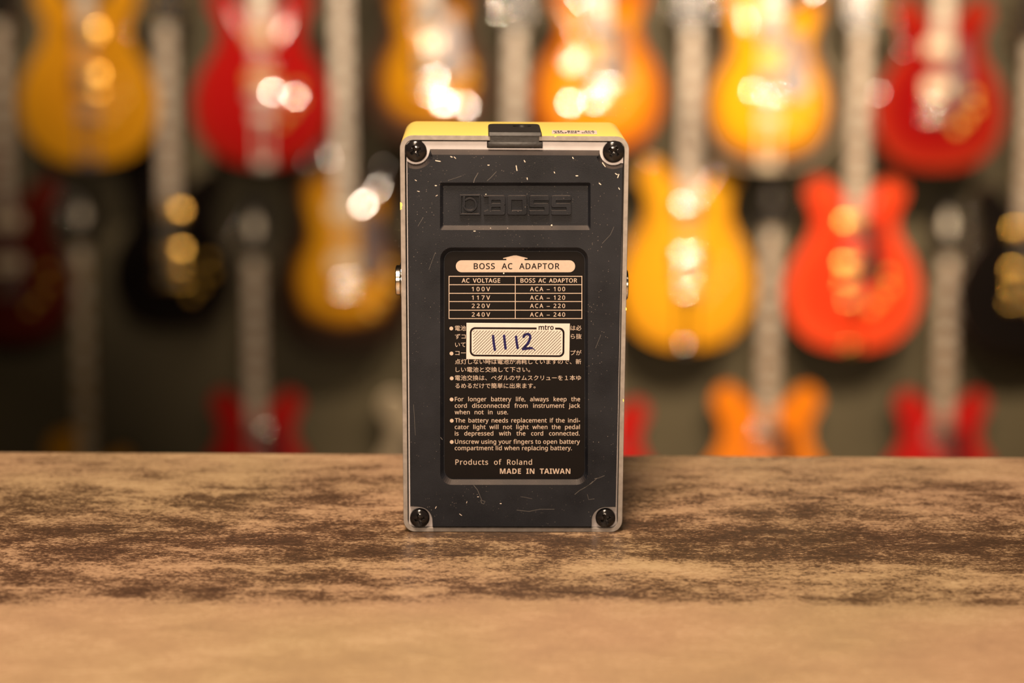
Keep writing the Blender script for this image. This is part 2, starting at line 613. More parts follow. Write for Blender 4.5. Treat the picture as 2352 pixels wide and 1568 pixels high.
# --- flat prints
def prints(name, polys, y, m, parent, thick=.00003):
    """polys: list of [outer, hole, ...] in pixels, laid on the plane y"""
    bm = bmesh.new()
    for loops in polys:
        vs = [vloop(bm, V3(Z(FL(l, y - thick)), y - thick)) for l in loops]
        cap(bm, vs)
    return link(name, bm, m, parent, normals=False)


def solid(bm, loops, y0, y1, bev=.00009):
    fr = []
    for i, l in enumerate(loops):
        c = Z(FL(l, y1))
        f = vloop(bm, V3(offset(c, -bev if i == 0 else bev), y1)); s = vloop(bm, V3(c, y1 + bev)); q = vloop(bm, V3(c, y0))
        bridge(bm, f, s); bridge(bm, s, q); fr.append(f)
    cap(bm, fr)


def circle(cx, cy, r, n=20):
    return [(cx + r * math.cos(2 * math.pi * k / n), cy + r * math.sin(2 * math.pi * k / n)) for k in range(n)]


def ribbon(pts, wd, caps=True):
    """outline of a stroke along pts"""
    P = [Vector(p) for p in pts]
    lft, rgt = [], []
    for i, p in enumerate(P):
        d = (P[min(i + 1, len(P) - 1)] - P[max(i - 1, 0)]).normalized()
        n = Vector((-d.y, d.x)) * wd / 2
        lft.append(tuple(p + n)); rgt.append(tuple(p - n))
    if caps:
        for e, f, lst, at in ((P[-1], P[-2], lft, None), (P[0], P[1], rgt, 0)):
            d = (e - f).normalized(); n = Vector((-d.y, d.x))
            q = [tuple(e + (d * math.sin(t) + n * math.cos(t)) * wd / 2) for t in (.6, 1.2, 1.94, 2.54)]
            if at is None:
                lst.extend(q)
            else:
                lst[0:0] = q[::-1]
    return lft + rgt[::-1]


# --- raised maker's mark in the upper recess
def u(x, y):
    return (1000 + x / 6.357, 400 + y / 6.357)


def U(pts):
    return [u(*p) for p in pts]


bm = bmesh.new()
yl = YR1 - .0013
sq = lambda a, b, c, d, r=14: rounded(U(rect(a, b, c, d)), r / 6.357, 4)
solid(bm, [sq(350, 305, 658, 605, 12), sq(376, 332, 636, 578, 6)], YR1, yl)
solid(bm, [U([(402, 332), (434, 332), (434, 372), (434, 470), (402, 470)])], YR1, yl)
solid(bm, [U(ribbon([(505 + 92 * math.cos(math.radians(t)), 452 + 92 * math.sin(math.radians(t))) for t in range(-140, 181, 12)], 30, False))], YR1, yl)
Bp = rounded(U([(705, 318), (1022, 318), (1022, 445), (1008, 460), (1022, 475), (1022, 602), (705, 602), (712, 548), (772, 525), (772, 342), (705, 340)]),
             [0, 5, 1, 0, 1, 5, 0, 0, 0, 0, 0], 4)
solid(bm, [Bp, sq(822, 385, 950, 428, 6), sq(822, 488, 950, 532, 6)], YR1, yl)
solid(bm, [sq(1048, 318, 1338, 602, 36), sq(1112, 385, 1268, 535, 8)], YR1, yl)
for dx in (1368, 1690):
    Sp = rounded(U([(dx, 318), (dx + 295, 318), (dx + 295, 392), (dx + 70, 392), (dx + 70, 430), (dx + 295, 430), (dx + 295, 602), (dx, 602), (dx, 532), (dx + 222, 532), (dx + 222, 492), (dx, 492)]),
                 [6, 4, 1, 1, 1, 5, 5, 4, 1, 1, 1, 5], 4)
    solid(bm, [Sp], YR1, yl)
tag(link('raised_lettering', bm, PAD, cover), 'raised black square emblem and block capitals')

# --- the printed label in the lower recess
lab = rounded(rect(1021, 579, 1342.5, 1099.5), 21, 8)
YL = YR2 - .00018
bm = bmesh.new(); solid(bm, [lab], YR2, YL, .00006)
label = link('specification_label', bm, LABELM, pedal)
tag(label, 'black label printed with cream lettering')

_tc = {}


def sans(s, heavy=False):
    o = []
    for c in s:
        q = ord(c)
        if 65 <= q <= 90: q = (0x1D5D4 if heavy else 0x1D5A0) + q - 65
        elif 97 <= q <= 122: q = (0x1D5EE if heavy else 0x1D5BA) + q - 97
        elif 48 <= q <= 57: q = (0x1D7EC if heavy else 0x1D7E2) + q - 48
        o.append(chr(q))
    return ''.join(o)


def text_polys(s, bold=0.0, sp=1.0, wsp=1.0):
    s = sans(s, bold > .024)
    if bold > .024: bold = 0.0
    cu = bpy.data.curves.new('t', 'FONT')
    cu.body = s
    cu.size = 1.0
    cu.fill_mode = 'FRONT'
    cu.space_character = sp
    cu.space_word = wsp
    cu.resolution_u = 4
    o = bpy.data.objects.new('t', cu)
    col.objects.link(o)
    dg = bpy.context.evaluated_depsgraph_get()
    me = bpy.data.meshes.new_from_object(o.evaluated_get(dg))
    vs = [(v.co.x, v.co.y) for v in me.vertices]
    fs = [tuple(p.vertices) for p in me.polygons]
    bpy.data.objects.remove(o)
    bpy.data.curves.remove(cu)
    bpy.data.meshes.remove(me)
    if bold > 0:                            # heavier stroke: the same outlines printed again slightly to each side
        n = len(vs)
        v0, f0 = vs, fs
        vs, fs = [], []
        for q, (dx, dy) in enumerate(((-bold, 0), (bold, 0), (0, -bold * .8), (0, bold * .8))):
            vs += [(x + dx, y + dy) for x, y in v0]
            fs += [tuple(i + q * n for i in f) for f in f0]
    return vs, fs


capv, _ = text_polys('H')
CAPH = max(v[1] for v in capv)


class Ink:
    def __init__(self):
        self.bm = bmesh.new()

    def text(self, s, x0, x1, ybase, ytop, y, bold=0.0, sp=1.0, fit='word', lift=.00003, slope=0.0, jp=False, pos=None):
        if ' ' in s and fit == 'word':
            kx = (ybase - ytop) / CAPH
            vs, fs = text_polys(s, bold, sp, 1.0); w1 = max(v[0] for v in vs) - min(v[0] for v in vs)
            w2v, _ = text_polys(s, bold, sp, 2.0); w2 = max(v[0] for v in w2v) - min(v[0] for v in w2v)
            need = (x1 - x0) / kx
            ws = 1 + (need - w1) / max(1e-6, (w2 - w1))
            ws = max(.75, min(ws, 3.2))
            vs, fs = text_polys(s, bold, sp, ws)
        else:
            vs, fs = text_polys(s, bold, sp)
        if jp:
            ylo, yhi = -.12, .88 * 1.0
        else:
            ylo, yhi = 0, CAPH
        a = min(v[0] for v in vs); b = max(v[0] for v in vs)
        out = []
        per = len(vs) // 4 if bold > 0 else 10 ** 9      # printed passes lie on top of each other
        lift0 = lift
        for n_, (vx, vy) in enumerate(vs):
            lift = lift0 + (n_ // per) * 4e-6
            X = x0 + (vx - a) / (b - a) * (x1 - x0)
            Yp = ybase - (vy - ylo) / (yhi - ylo) * (ybase - ytop) + slope * (X - x0)
            if pos:
                p_ = pos(X, Yp); out.append(self.bm.verts.new((p_[0], p_[1], p_[2] + lift - lift0)))
            else:
                x, z = F(X, Yp, y - lift)
                out.append(self.bm.verts.new((x, y - lift, z - zbot)))
        for f in fs:
            try:
                self.bm.faces.new([out[i] for i in f])
            except ValueError:
                pass

    def poly(self, loops, y, lift=.00003):
        vs = [vloop(self.bm, V3(Z(FL(l, y - lift)), y - lift)) for l in loops]
        cap(self.bm, vs)

    def build(self, name, m, parent):
        return link(name, self.bm, m, parent, normals=False)


# banner with the arrow
ink = Ink()
ink.poly([rounded(rect(1047, 598.5, 1321, 626), 13.7, 8)], YL)
ink.poly([[(1186, 587.3), (1211.5, 593.5), (1211.3, 595.3), (1204.5, 594.8), (1205, 599.5), (1163, 599.5), (1163, 594.8), (1155.8, 595.3), (1155.5, 593.5), (1179, 587.6)]], YL, .000034)
ban = ink.build('header_banner', CREAM, label)
ink = Ink(); ink.text('BOSS AC ADAPTOR', 1088, 1285, 618.6, 605.6, YL, .022, 1.16, lift=.00006)
ink.build('banner_lettering', INKB, label)
# table of voltages
ink = Ink()
ys = [635.3, 654.6, 674.3, 693.2, 713, 732.3]
for yv in ys:
    ink.poly([rect(1030.5, yv - .85, 1337.5, yv + .85)], YL)
for xv in (1031.4, 1183.5, 1336.4):
    ink.poly([rect(xv - .85, ys[0], xv + .85, ys[-1])], YL, .000036)
ink.text('AC VOLTAGE', 1060.5, 1149, 649.7, 640.2, YL, .022, 1.12)
ink.text('BOSS AC ADAPTOR', 1195.5, 1325.5, 649.5, 640.2, YL, .022, 1.12)
for i, (l, r) in enumerate((('100V', 'ACA \u2013 100'), ('117V', 'ACA \u2013 120'), ('220V', 'ACA \u2013 220'), ('240V', 'ACA \u2013 240'))):
    yb = (669.2, 688.9, 707.8, 727.7)[i]
    ink.text(l, 1083.5, 1125.8, yb, yb - 9.4, YL, .016, 1.5)
    ink.text(r, 1217.3, 1298, yb, yb - 9.4, YL, .016, 1.38)
ink.build('voltage_table', CREAM, label)
# Japanese notes (what the price sticker leaves in view)
ink = Ink()
for cx, cy in ((1036.6, 755), (1037, 812.5), (1037.5, 869.5)):
    ink.poly([circle(cx, cy, 4.4)], YL)
for s, x0, x1, yb in (('\u96fb\u6c60', 1045, 1070, 760.8), ('\u306f\u5fc5', 1310.5, 1335.5, 760.3), ('\u305a\u30b3', 1045, 1069.5, 779.8), ('\u3089\u629c', 1311, 1336, 779.5),
                      ('\u3044\u3066', 1045.5, 1069.5, 798.6), ('\u30b3\u30fc', 1045.5, 1070, 817.6), ('\u30d7\u304c', 1310.5, 1335.5, 817.3),
                      ('\u70b9\u706f\u3057\u306a\u3044\u6642\u306f\u96fb\u6c60\u304c\u6d88\u8017\u3057\u3066\u3044\u307e\u3059\u306e\u3067\u3001\u65b0', 1045, 1335, 837.6),
                      ('\u3057\u3044\u96fb\u6c60\u3068\u4ea4\u63db\u3057\u3066\u4e0b\u3055\u3044\u3002', 1046.5, 1217.5, 855.8),
                      ('\u96fb\u6c60\u4ea4\u63db\u306f\u3001\u30da\u30c0\u30eb\u306e\u30b5\u30e0\u30b9\u30af\u30ea\u30e5\u30fc\u3092\uff11\u672c\u3086', 1045, 1334.5, 874.8),
                      ('\u308b\u3081\u308b\u3060\u3051\u3067\u7c21\u5358\u306b\u51fa\u6765\u307e\u3059\u3002', 1045.5, 1230, 893)):
    ink.text(s, x0, x1, yb, yb - 13, YL, .004, 1.0, jp=True)
ink.build('japanese_notes', CREAM, label)
# English notes
ink = Ink()
for cx, cy in ((1037.3, 918), (1037.6, 966.8), (1037.6, 1015.6)):
    ink.poly([circle(cx, cy, 4.4)], YL)
for s, x0, x1, yb in (('For longer battery life, always keep the', 1044.7, 1332.5, 922), ('cord disconnected from instrument jack', 1044.5, 1332.5, 937), ('when not in use.', 1044.3, 1167, 951.9),
                      ('The battery needs replacement if the indi-', 1045, 1332.3, 970.8), ('cator light will not light when the pedal', 1044.5, 1332, 985.9), ('is depressed with the cord connected.', 1044.6, 1331.4, 1000.7),
                      ('Unscrew using your fingers to open battery', 1045, 1332, 1019.6), ('compartment lid when replacing battery.', 1044.5, 1313.5, 1034.3)):
    ink.text(s, x0, x1, yb, yb - 9.6, YL, .012, 1.04)
ink.text('Products of Roland', 1046, 1222, 1067.7, 1055.9, YL, .008, 1.14)
ink.text('MADE IN TAIWAN', 1148.3, 1310, 1088.6, 1076.6, YL, .026, 1.06)
ink.build('english_notes', CREAM, label)

# --- price sticker
YS = YL - .00016
bm = bmesh.new(); solid(bm, [[(1071.4, 742.3), (1309, 744), (1307.6, 828), (1071, 825.7)]], YL, YS, .00004)
stk = link('price_sticker', bm, PAPER, pedal)
tag(stk, 'white paper sticker with handwritten number 1112')


def s5(x, y):
    return (1010 + x / 6.918, 730 + y / 6.918)


ink = Ink()
# frame broken for the word on its top edge
fr_o = [s5(*p) for p in rounded([(478, 152), (1984, 160), (1980, 628), (476, 615)], 85, 8)]
fr_i = [s5(*p) for p in rounded([(506, 182), (1954, 190), (1950, 598), (506, 588)], 62, 8)]
ga, gb = s5(1540, 0)[0], s5(1834, 0)[0]


def cut(loop):
    nn = len(loop); ymin = min(y for x, y in loop)
    for i in range(nn):
        p, q = loop[i], loop[(i + 1) % nn]
        if p[1] < ymin + 4 and q[1] < ymin + 4 and p[0] < ga and q[0] > gb:
            yy_ = lambda x: p[1] + (q[1] - p[1]) * (x - p[0]) / (q[0] - p[0])
            return [(gb, yy_(gb))] + [loop[(i + 1 + j) % nn] for j in range(nn)] + [(ga, yy_(ga))]


co, ci = cut(fr_o), cut(fr_i)
vo_ = vloop(ink.bm, V3(Z(FL(co, YS - .00003)), YS - .00003)); vi_ = vloop(ink.bm, V3(Z(FL(ci, YS - .00003)), YS - .00003))
for i in range(len(vo_) - 1):
    ink.bm.faces.new((vo_[i], vo_[i + 1], vi_[i + 1], vi_[i]))
ink.text('mtro', 1237.2, 1271.6, 758.2, 746.6, YS, .026, .95)
ink.build('printed_frame', INKB, stk)
ink = Ink()
hx0, hx1, hy0, hy1 = 532, 1928, 205, 575
kk = -400
while kk < 1500:
    # lines running up to the right: x = hx0 + kk + t, y = hy1 - t
    ta = max(0, -kk); tb = min(hy1 - hy0, hx1 - hx0 - kk)
    if tb - ta > 12:
        ink.poly([ribbon([s5(hx0 + kk + ta, hy1 - ta + (kk + ta) * .006), s5(hx0 + kk + tb, hy1 - tb + (kk + tb) * .006)], 1.15, False)], YS)
    kk += 49
ink.build('hatching', HATCH, stk)
ink = Ink()
for pts in ([(848, 292), (858, 400), (876, 512)], [(1022, 288), (1032, 380), (1046, 492)], [(1212, 304), (1222, 390), (1238, 482)],
            [(1332, 306), (1352, 278), (1388, 262), (1424, 272), (1438, 310), (1424, 362), (1388, 424), (1332, 496)], [(1322, 500), (1390, 490), (1460, 484)]):
    cv = pts
    if len(pts) > 4:
        cv = []
        for i in range(len(pts) - 1):
            p0, p1, p2, p3 = [Vector(pts[max(0, min(len(pts) - 1, i + j))]) for j in (-1, 0, 1, 2)]
            for q in range(5):
                t = q / 5
                cv.append(tuple(.5 * ((2 * p1) + (p2 - p0) * t + (2 * p0 - 5 * p1 + 4 * p2 - p3) * t * t + (3 * p1 - p0 - 3 * p2 + p3) * t ** 3)))
        cv.append(pts[-1])
    ink.poly([ribbon([s5(*p) for p in cv], 5.8)], YS, .00005 + .00001 * random.random())
ink.poly([ribbon([s5(*p) for p in [(1468, 478), (1492, 500), (1514, 520)]], 2.0)], YS, .00004)
ink.build('handwritten_number', PEN, stk)

# --- drips of yellow paint on the bare rim
ink = Ink()
for pl_ in ([(918.9, 465), (923.6, 467), (924.4, 473), (922.4, 476), (923.2, 481), (919.2, 483)], [(1437.2, 706), (1439.6, 709), (1439.2, 714), (1436.8, 713)],
            [(1430.8, 916), (1433.2, 919), (1432.6, 924), (1430.4, 922)], [(1273, 311.9), (1279, 312.1), (1277, 315.2), (1274, 315.6)]):
    ink.poly([pl_], -.0001, .00004)
tag(ink.build('paint_drips', YELLOW, rim), 'small drips of yellow paint', kind='stuff')

# --- lint and chips on the cover
ink = Ink()
for px, py, ln, an, wd in ((1186.5, 387, 11, 80, 3), (1006, 370.5, 11, 10, 3), (1037, 361, 4, 20, 3), (1045, 363, 5, 45, 2.5), (1387, 379, 11, 55, 2.5), (1420, 405, 8, 110, 3), (1415.5, 400.5, 5, 30, 3),
                           (1205, 371, 4, 60, 3), (1316, 363.5, 3.5, 60, 3), (1325, 404.5, 4, 0, 3.2), (1122, 380, 3, 0, 3), (1273.5, 397, 3, 60, 2.5), (1422, 434, 4, 60, 2.5), (1378, 423, 5, 40, 3),
                           (1058, 1182.5, 6, 35, 2), (1001, 1166, 5, 120, 2), (1098, 1141.5, 2.5, 0, 2.2), (1150, 1157, 2.5, 0, 2.4), (1072, 1154, 4, 110, 1.6), (1211, 411, 4, 80, 2.6),
                           (1090, 531.5, 3.4, 0, 3), (1001, 427, 3, 0, 3), (1003, 450, 4, 150, 1.8), (955, 415, 4, 30, 2), (961, 440, 5, 10, 1.6)):
    a = math.radians(an); dx, dy = math.cos(a) * ln / 2, math.sin(a) * ln / 2
    ink.poly([ribbon([(px - dx, py - dy), (px, py + .2), (px + dx, py + dy)], wd * .62)], YP, .00006)
for px, py, r in ((1126.7, 525.5, 1.6), (1166, 525.3, 1.3), (1267, 518, 1.8), (1116, 447, 1.2), (1157, 628.5, 1.6)):
    ink.poly([circle(px, py, r, 8)], YR2 if py > 560 else YR1, .0009)
tag(ink.build('lint_specks', LINT, cover), 'pale specks of lint', kind='stuff')
# fine scratches
SCR = mat('pale_scratch', (.085, .075, .070), .6, var=.3, scale=300)
ink = Ink()
for pts, wd in (([(1088, 1115), (1097, 1126), (1103, 1141), (1107, 1150), (1114, 1152), (1111, 1158), (1106, 1156), (1104, 1149)], 1.3),
                ([(1320, 1136), (1331, 1127), (1342, 1121), (1353, 1114), (1362, 1106)], 1.2), ([(1366, 1100), (1376, 1098), (1388, 1093)], 1.3), ([(1345, 1119), (1358, 1111), (1370, 1100), (1380, 1096)], .9),
                ([(1187, 1172), (1215, 1175), (1240, 1170), (1273, 1170)], 1.0), ([(1365, 1146), (1352, 1148), (1349, 1136)], .9), ([(1196, 1141), (1208, 1143), (1222, 1146)], .8),
                ([(1140, 395), (1128, 408), (1119, 416)], 1.0), ([(1098, 398), (1090, 412), (1088, 420)], 1.3), ([(1030, 415), (1060, 405)], .7), ([(960, 520), (972, 500)], .8),
                ([(985, 620), (1000, 580)], .8), ([(1383, 560), (1402, 540), (1410, 522)], .9), ([(1368, 800), (1380, 770)], .7), ([(950, 930), (954, 1000)], .8), ([(1012, 1005), (1016, 1010)], 1.2)):
    ink.poly([ribbon(pts, wd)], YP, .00002)
tag(ink.build('scratches', SCR, cover), 'fine pale scratches', kind='stuff')

# --- four cross-head screws
def screw(cx, cy, rpx, turn):
    x, z = F(cx, cy, -.0005)
    z -= zbot
    R = rpx / 7.02 * MM
    bm = bmesh.new()
    n, rings = 112, 30
    rows = []
    for i in range(rings + 1):
        r = R * (i / rings)
        row = []
        for k in range(n if i else 1):
            t = 2 * math.pi * k / n
            q = i / rings
            h = .0021 * math.sqrt(max(0, 1 - (q * .93) ** 2.4)) - .0004
            lx = r * math.cos(t + turn); lz = r * math.sin(t + turn)
            sx, sz = r * math.cos(t), r * math.sin(t)
            a1 = max(abs(sx) / (.56 * R), abs(sz) / (.135 * R)); a2 = max(abs(sz) / (.56 * R), abs(sx) / (.135 * R))
            e = min(a1, a2)
            core = math.hypot(sx, sz) / (.26 * R)
            e = min(e, core)
            if e < 1:
                h -= .0012 * min(1, (1 - e) * 3.2) * (1 - .55 * q)
            row.append(bm.verts.new((lx, -h, lz)))
        rows.append(row)
    for i in range(rings):
        A_, B_ = rows[i], rows[i + 1]
        for k in range(n):
            l = (k + 1) % n
            if i == 0: bm.faces.new((A_[0], B_[k], B_[l]))
            else: bm.faces.new((A_[k], A_[l], B_[l], B_[k]))
    bk = [bm.verts.new((v.co.x, .0010, v.co.z)) for v in rows[-1]]
    bridge(bm, rows[-1], bk)
    o = link('screw', bm, SCREWM, pedal, smooth=True)
    o.location = (x, 0, z)
    return o


for cx, cy, r, t in ((955, 347.5, 24.5, .5), (1409.5, 349, 24.5, .95), (964, 1191, 22.8, .3), (1391, 1191, 23.2, .45)):
    screw(cx, cy, r, t)

# --- adaptor socket on the end
bm = bmesh.new()
zf0, zf1 = ztop - .0001, ztop + .0013
xa, yb_ = T(1122.5, 284.5, zf1 + zbot); xb, _ = T(1244, 285, zf1 + zbot)
xa0, xb0 = F(1121.5, 303, 0)[0], F(1244.5, 303, 0)[0]
fl = rounded([(xa0, -.0008), (xb0, -.0008), (xb0, yb_), (xa0, yb_)], [.0004, .0004, .0022, .0022], 5)
hx, hy = T(1199, 290.5, zf1 + zbot)
hole = [(hx + .0031 * math.cos(2 * math.pi * q / 28), hy + .0036 * math.sin(2 * math.pi * q / 28)) for q in range(28)]
lo = vloop(bm, [(x, y, zf0) for x, y in fl]); m1 = vloop(bm, [(x, y, zf1 - .0006) for x, y in fl])
m2 = vloop(bm, [(x, y, zf1 - .00018) for x, y in offset(fl, -.0002)]); m3 = vloop(bm, [(x, y, zf1) for x, y in offset(fl, -.0006)])
h1 = vloop(bm, [(x, y, zf1) for x, y in hole]); h2 = vloop(bm, [(x, y, zf0 + .0003) for x, y in hole])
bridge(bm, lo, m1); bridge(bm, m1, m2); bridge(bm, m2, m3); cap(bm, [m3, h1[::-1]]); bridge(bm, h1, h2); cap(bm, [h2])
# throat and foot in front of the notch
x0, z1 = F(1125.6, 309, 0); x1, z0 = F(1238, 327, 0)
box(bm, x0, x1, .0001, .004, z0 - zbot, zf0 + .0002)
x0, z1 = F(1120.5, 326.5, 0); x1, z0 = F(1245.5, 339, 0)
box(bm, x0, x1, -.0003, .0025, z0 - zbot, z1 - zbot, .0002, 2)
sock = link('adaptor_socket', bm, JACKB, pedal, smooth=True)
tag(sock, 'black plastic power socket')
bm = bmesh.new(); cap(bm, [vloop(bm, [(hx + (x - hx) * .99, hy + (y - hy) * .99, zf0 + .00036) for x, y in hole])])
link('socket_bore_shade', bm, mat('bore_shade_black', (.003, .003, .003), .9, spec=0.0), sock)  # flat black disc standing in for the darkness of a deep hole
bm = bmesh.new(); lathe(bm, [(0, -.0006), (.0008, -.0007), (.0009, -.0009), (.0009, -.0011)], Matrix.Translation((hx, hy, zf1)), 14)
link('centre_pin', bm, NICKEL, sock, smooth=True)

# --- foil tag on the yellow end
zt = ztop + .00005
quad = [T(1268, 299.6, zt + zbot), T(1370.5, 300.6, zt + zbot), T(1371.5, 308.3, zt + zbot), T(1267.5, 307.2, zt + zbot)]
bm = bmesh.new()
a = vloop(bm, [(x, y, zt) for x, y in quad]); b = vloop(bm, [(x, y, zt - .00008) for x, y in quad]); cap(bm, [a]); bridge(bm, a, b)
tg = link('warning_tag', bm, SILVERTAG, pedal)
tag(tg, 'small silver tag with tiny black lettering')


def tpos(X, Yp):
    x, y = T(X, Yp, zt + .00004 + zbot)
    return (x, y, zt + .00004)


ink = Ink()
ink.text('USE BOSS ACA', 1271.5, 1365, 303.5, 300.9, 0, .03, 1.05, pos=tpos)
ink.text('ADAPTOR ONLY', 1273, 1366, 307.0, 304.4, 0, .03, 1.05, pos=tpos)
ink.build('tag_lettering', INKB, tg)

# --- instrument jacks on the two sides
def side_jack(px_y, side, yy0, out=1.0):
    xe, ze = F(920 if side < 0 else 1443, px_y, yy0)
    # wall of the case at that height
    zl = F(1176, px_y, 0)[1] - zbot
    xs = [x for x, z in OUT if abs(z - zl) < .2]
    frac = zl / ztop
    xw = (min(OUT, key=lambda p: p[0])[0] if side < 0 else max(OUT, key=lambda p: p[0])[0]) * (1 - .022 * (1 - frac))
    mt = Matrix.Translation((xw, yy0, F(1176, px_y, yy0)[1] - zbot)) @ Matrix.Rotation(math.pi / 2 * side, 4, 'Y')
    bm = bmesh.new()
    lathe(bm, [(.0066, -.001), (.0066, .0007 * out), (.0062, .0011 * out), (.0058, .0012 * out), (.0050, .0013 * out), (.0050, .0024 * out), (.0046, .0027 * out), (.0034, .0027 * out), (.0032, .0024 * out), (.0032, -.001)], mt, 6 * 5)
    jk = tag(link('instrument_jack', bm, NICKEL, pedal, smooth=True), 'nickel threaded jack socket')
    bm = bmesh.new(); lathe(bm, [(0, .0006), (.00325, .0006)], mt, 24)
    link('jack_bore_shade', bm, mat('bore_shade_black', (.003, .003, .003), .9, spec=0.0), jk)  # black closing disc, the shade inside the jack put into its colour
    return jk


side_jack(644, -1, .019)
side_jack(654, 1, .019, .75)

# ------------------------------------------------------------------ guitars on the wall
def spline(pts, per=4):
    out = []
    n = len(pts)
    for i in range(n):
        p0, p1, p2, p3 = [Vector(pts[(i + j) % n]) for j in (-1, 0, 1, 2)]
        for k in range(per):
            t = k / per
            out.append(tuple(.5 * ((2 * p1) + (p2 - p0) * t + (2 * p0 - 5 * p1 + 4 * p2 - p3) * t * t + (3 * p1 - p0 - 3 * p2 + p3) * t ** 3)))
    return out


ES_R = [(60, 3), (130, 28), (182, 85), (203, 160), (197, 225), (170, 290), (138, 340), (124, 385), (131, 430), (150, 465), (146, 504), (118, 526), (86, 516), (62, 488), (45, 468), (28, 464)]
LP_L = [(60, 4), (120, 28), (156, 80), (165, 135), (150, 190), (122, 235), (110, 272), (118, 320), (132, 365), (125, 410), (95, 438), (55, 446), (28, 446)]
LP_R = [(60, 4), (120, 28), (156, 80), (165, 135), (150, 190), (122, 235), (112, 272), (120, 305), (135, 340), (139, 368), (124, 388), (98, 384), (72, 366), (48, 350), (28, 348)]
SG_R = [(70, 5), (130, 35), (163, 90), (168, 140), (150, 190), (132, 235), (128, 272), (140, 312), (150, 350), (140, 380), (116, 368), (94, 330), (62, 302), (28, 296)]
def tall(p, f):
    return [(x, z * f) for x, z in p]


LP_L, LP_R = tall(LP_L, 1.12), tall(LP_R, 1.12)
SHAPES = {
    'hollow': dict(R=ES_R, L=ES_R, c=250, w=203, join=464, nut=950, deep=.044),
    'single': dict(R=LP_R, L=LP_L, c=212, w=165, join=390, nut=820, deep=.048),
    'horned': dict(R=SG_R, L=SG_R, c=170, w=168, join=296, nut=800, deep=.038),
    'arch': dict(R=LP_R, L=LP_L, c=212, w=165, join=390, nut=840, deep=.065),
}
AGEDGOLD = mat('aged_gold_cover', (.50, .22, .03), .5, metal=.4, var=.1)
DULLNI = mat('dull_nickel', (.50, .44, .38), .45, metal=.7, var=.1)
YBROWN = mat('yellow_brown_fretboard', (.30, .19, .06), .4, var=.2, scale=40)  # yellower brown than the other fretboards
FRET = mat('rosewood', (.30, .20, .125), .36, var=.25, scale=60)
NECKM = mat('mahogany', (.16, .06, .03), .3, var=.2, scale=30, coat=.5)
PEARL = mat('pearl_inlay', (.75, .68, .55), .25, var=.1, scale=90)
HEAD = mat('black_headstock_lacquer', (.02, .016, .012), .2, var=.2, scale=30, coat=.8)
IVORY = mat('ivory_binding', (.75, .62, .42), .4, var=.06, scale=40)
BLKPL = mat('black_pickguard_plastic', (.016, .014, .014), .22, var=.2, scale=30)
GREYPL = mat('smoky_pickguard_plastic', (.14, .105, .11), .18, var=.15, scale=20)
STRING = mat('string_steel', (.80, .75, .66), .45, metal=1, var=.05)
HANG = mat('hanger_rubber', (.05, .045, .035), .6, var=.2, scale=50)
DARKW = mat('dark_back_lacquer', (.05, .018, .01), .2, var=.2, scale=10, coat=.8)
KNOBS = {'amber': mat('amber_knob', (.85, .50, .06), .2, var=.05), 'black': mat('black_knob', (.02, .02, .02), .25), 'chrome': CHROME}
WS = .001


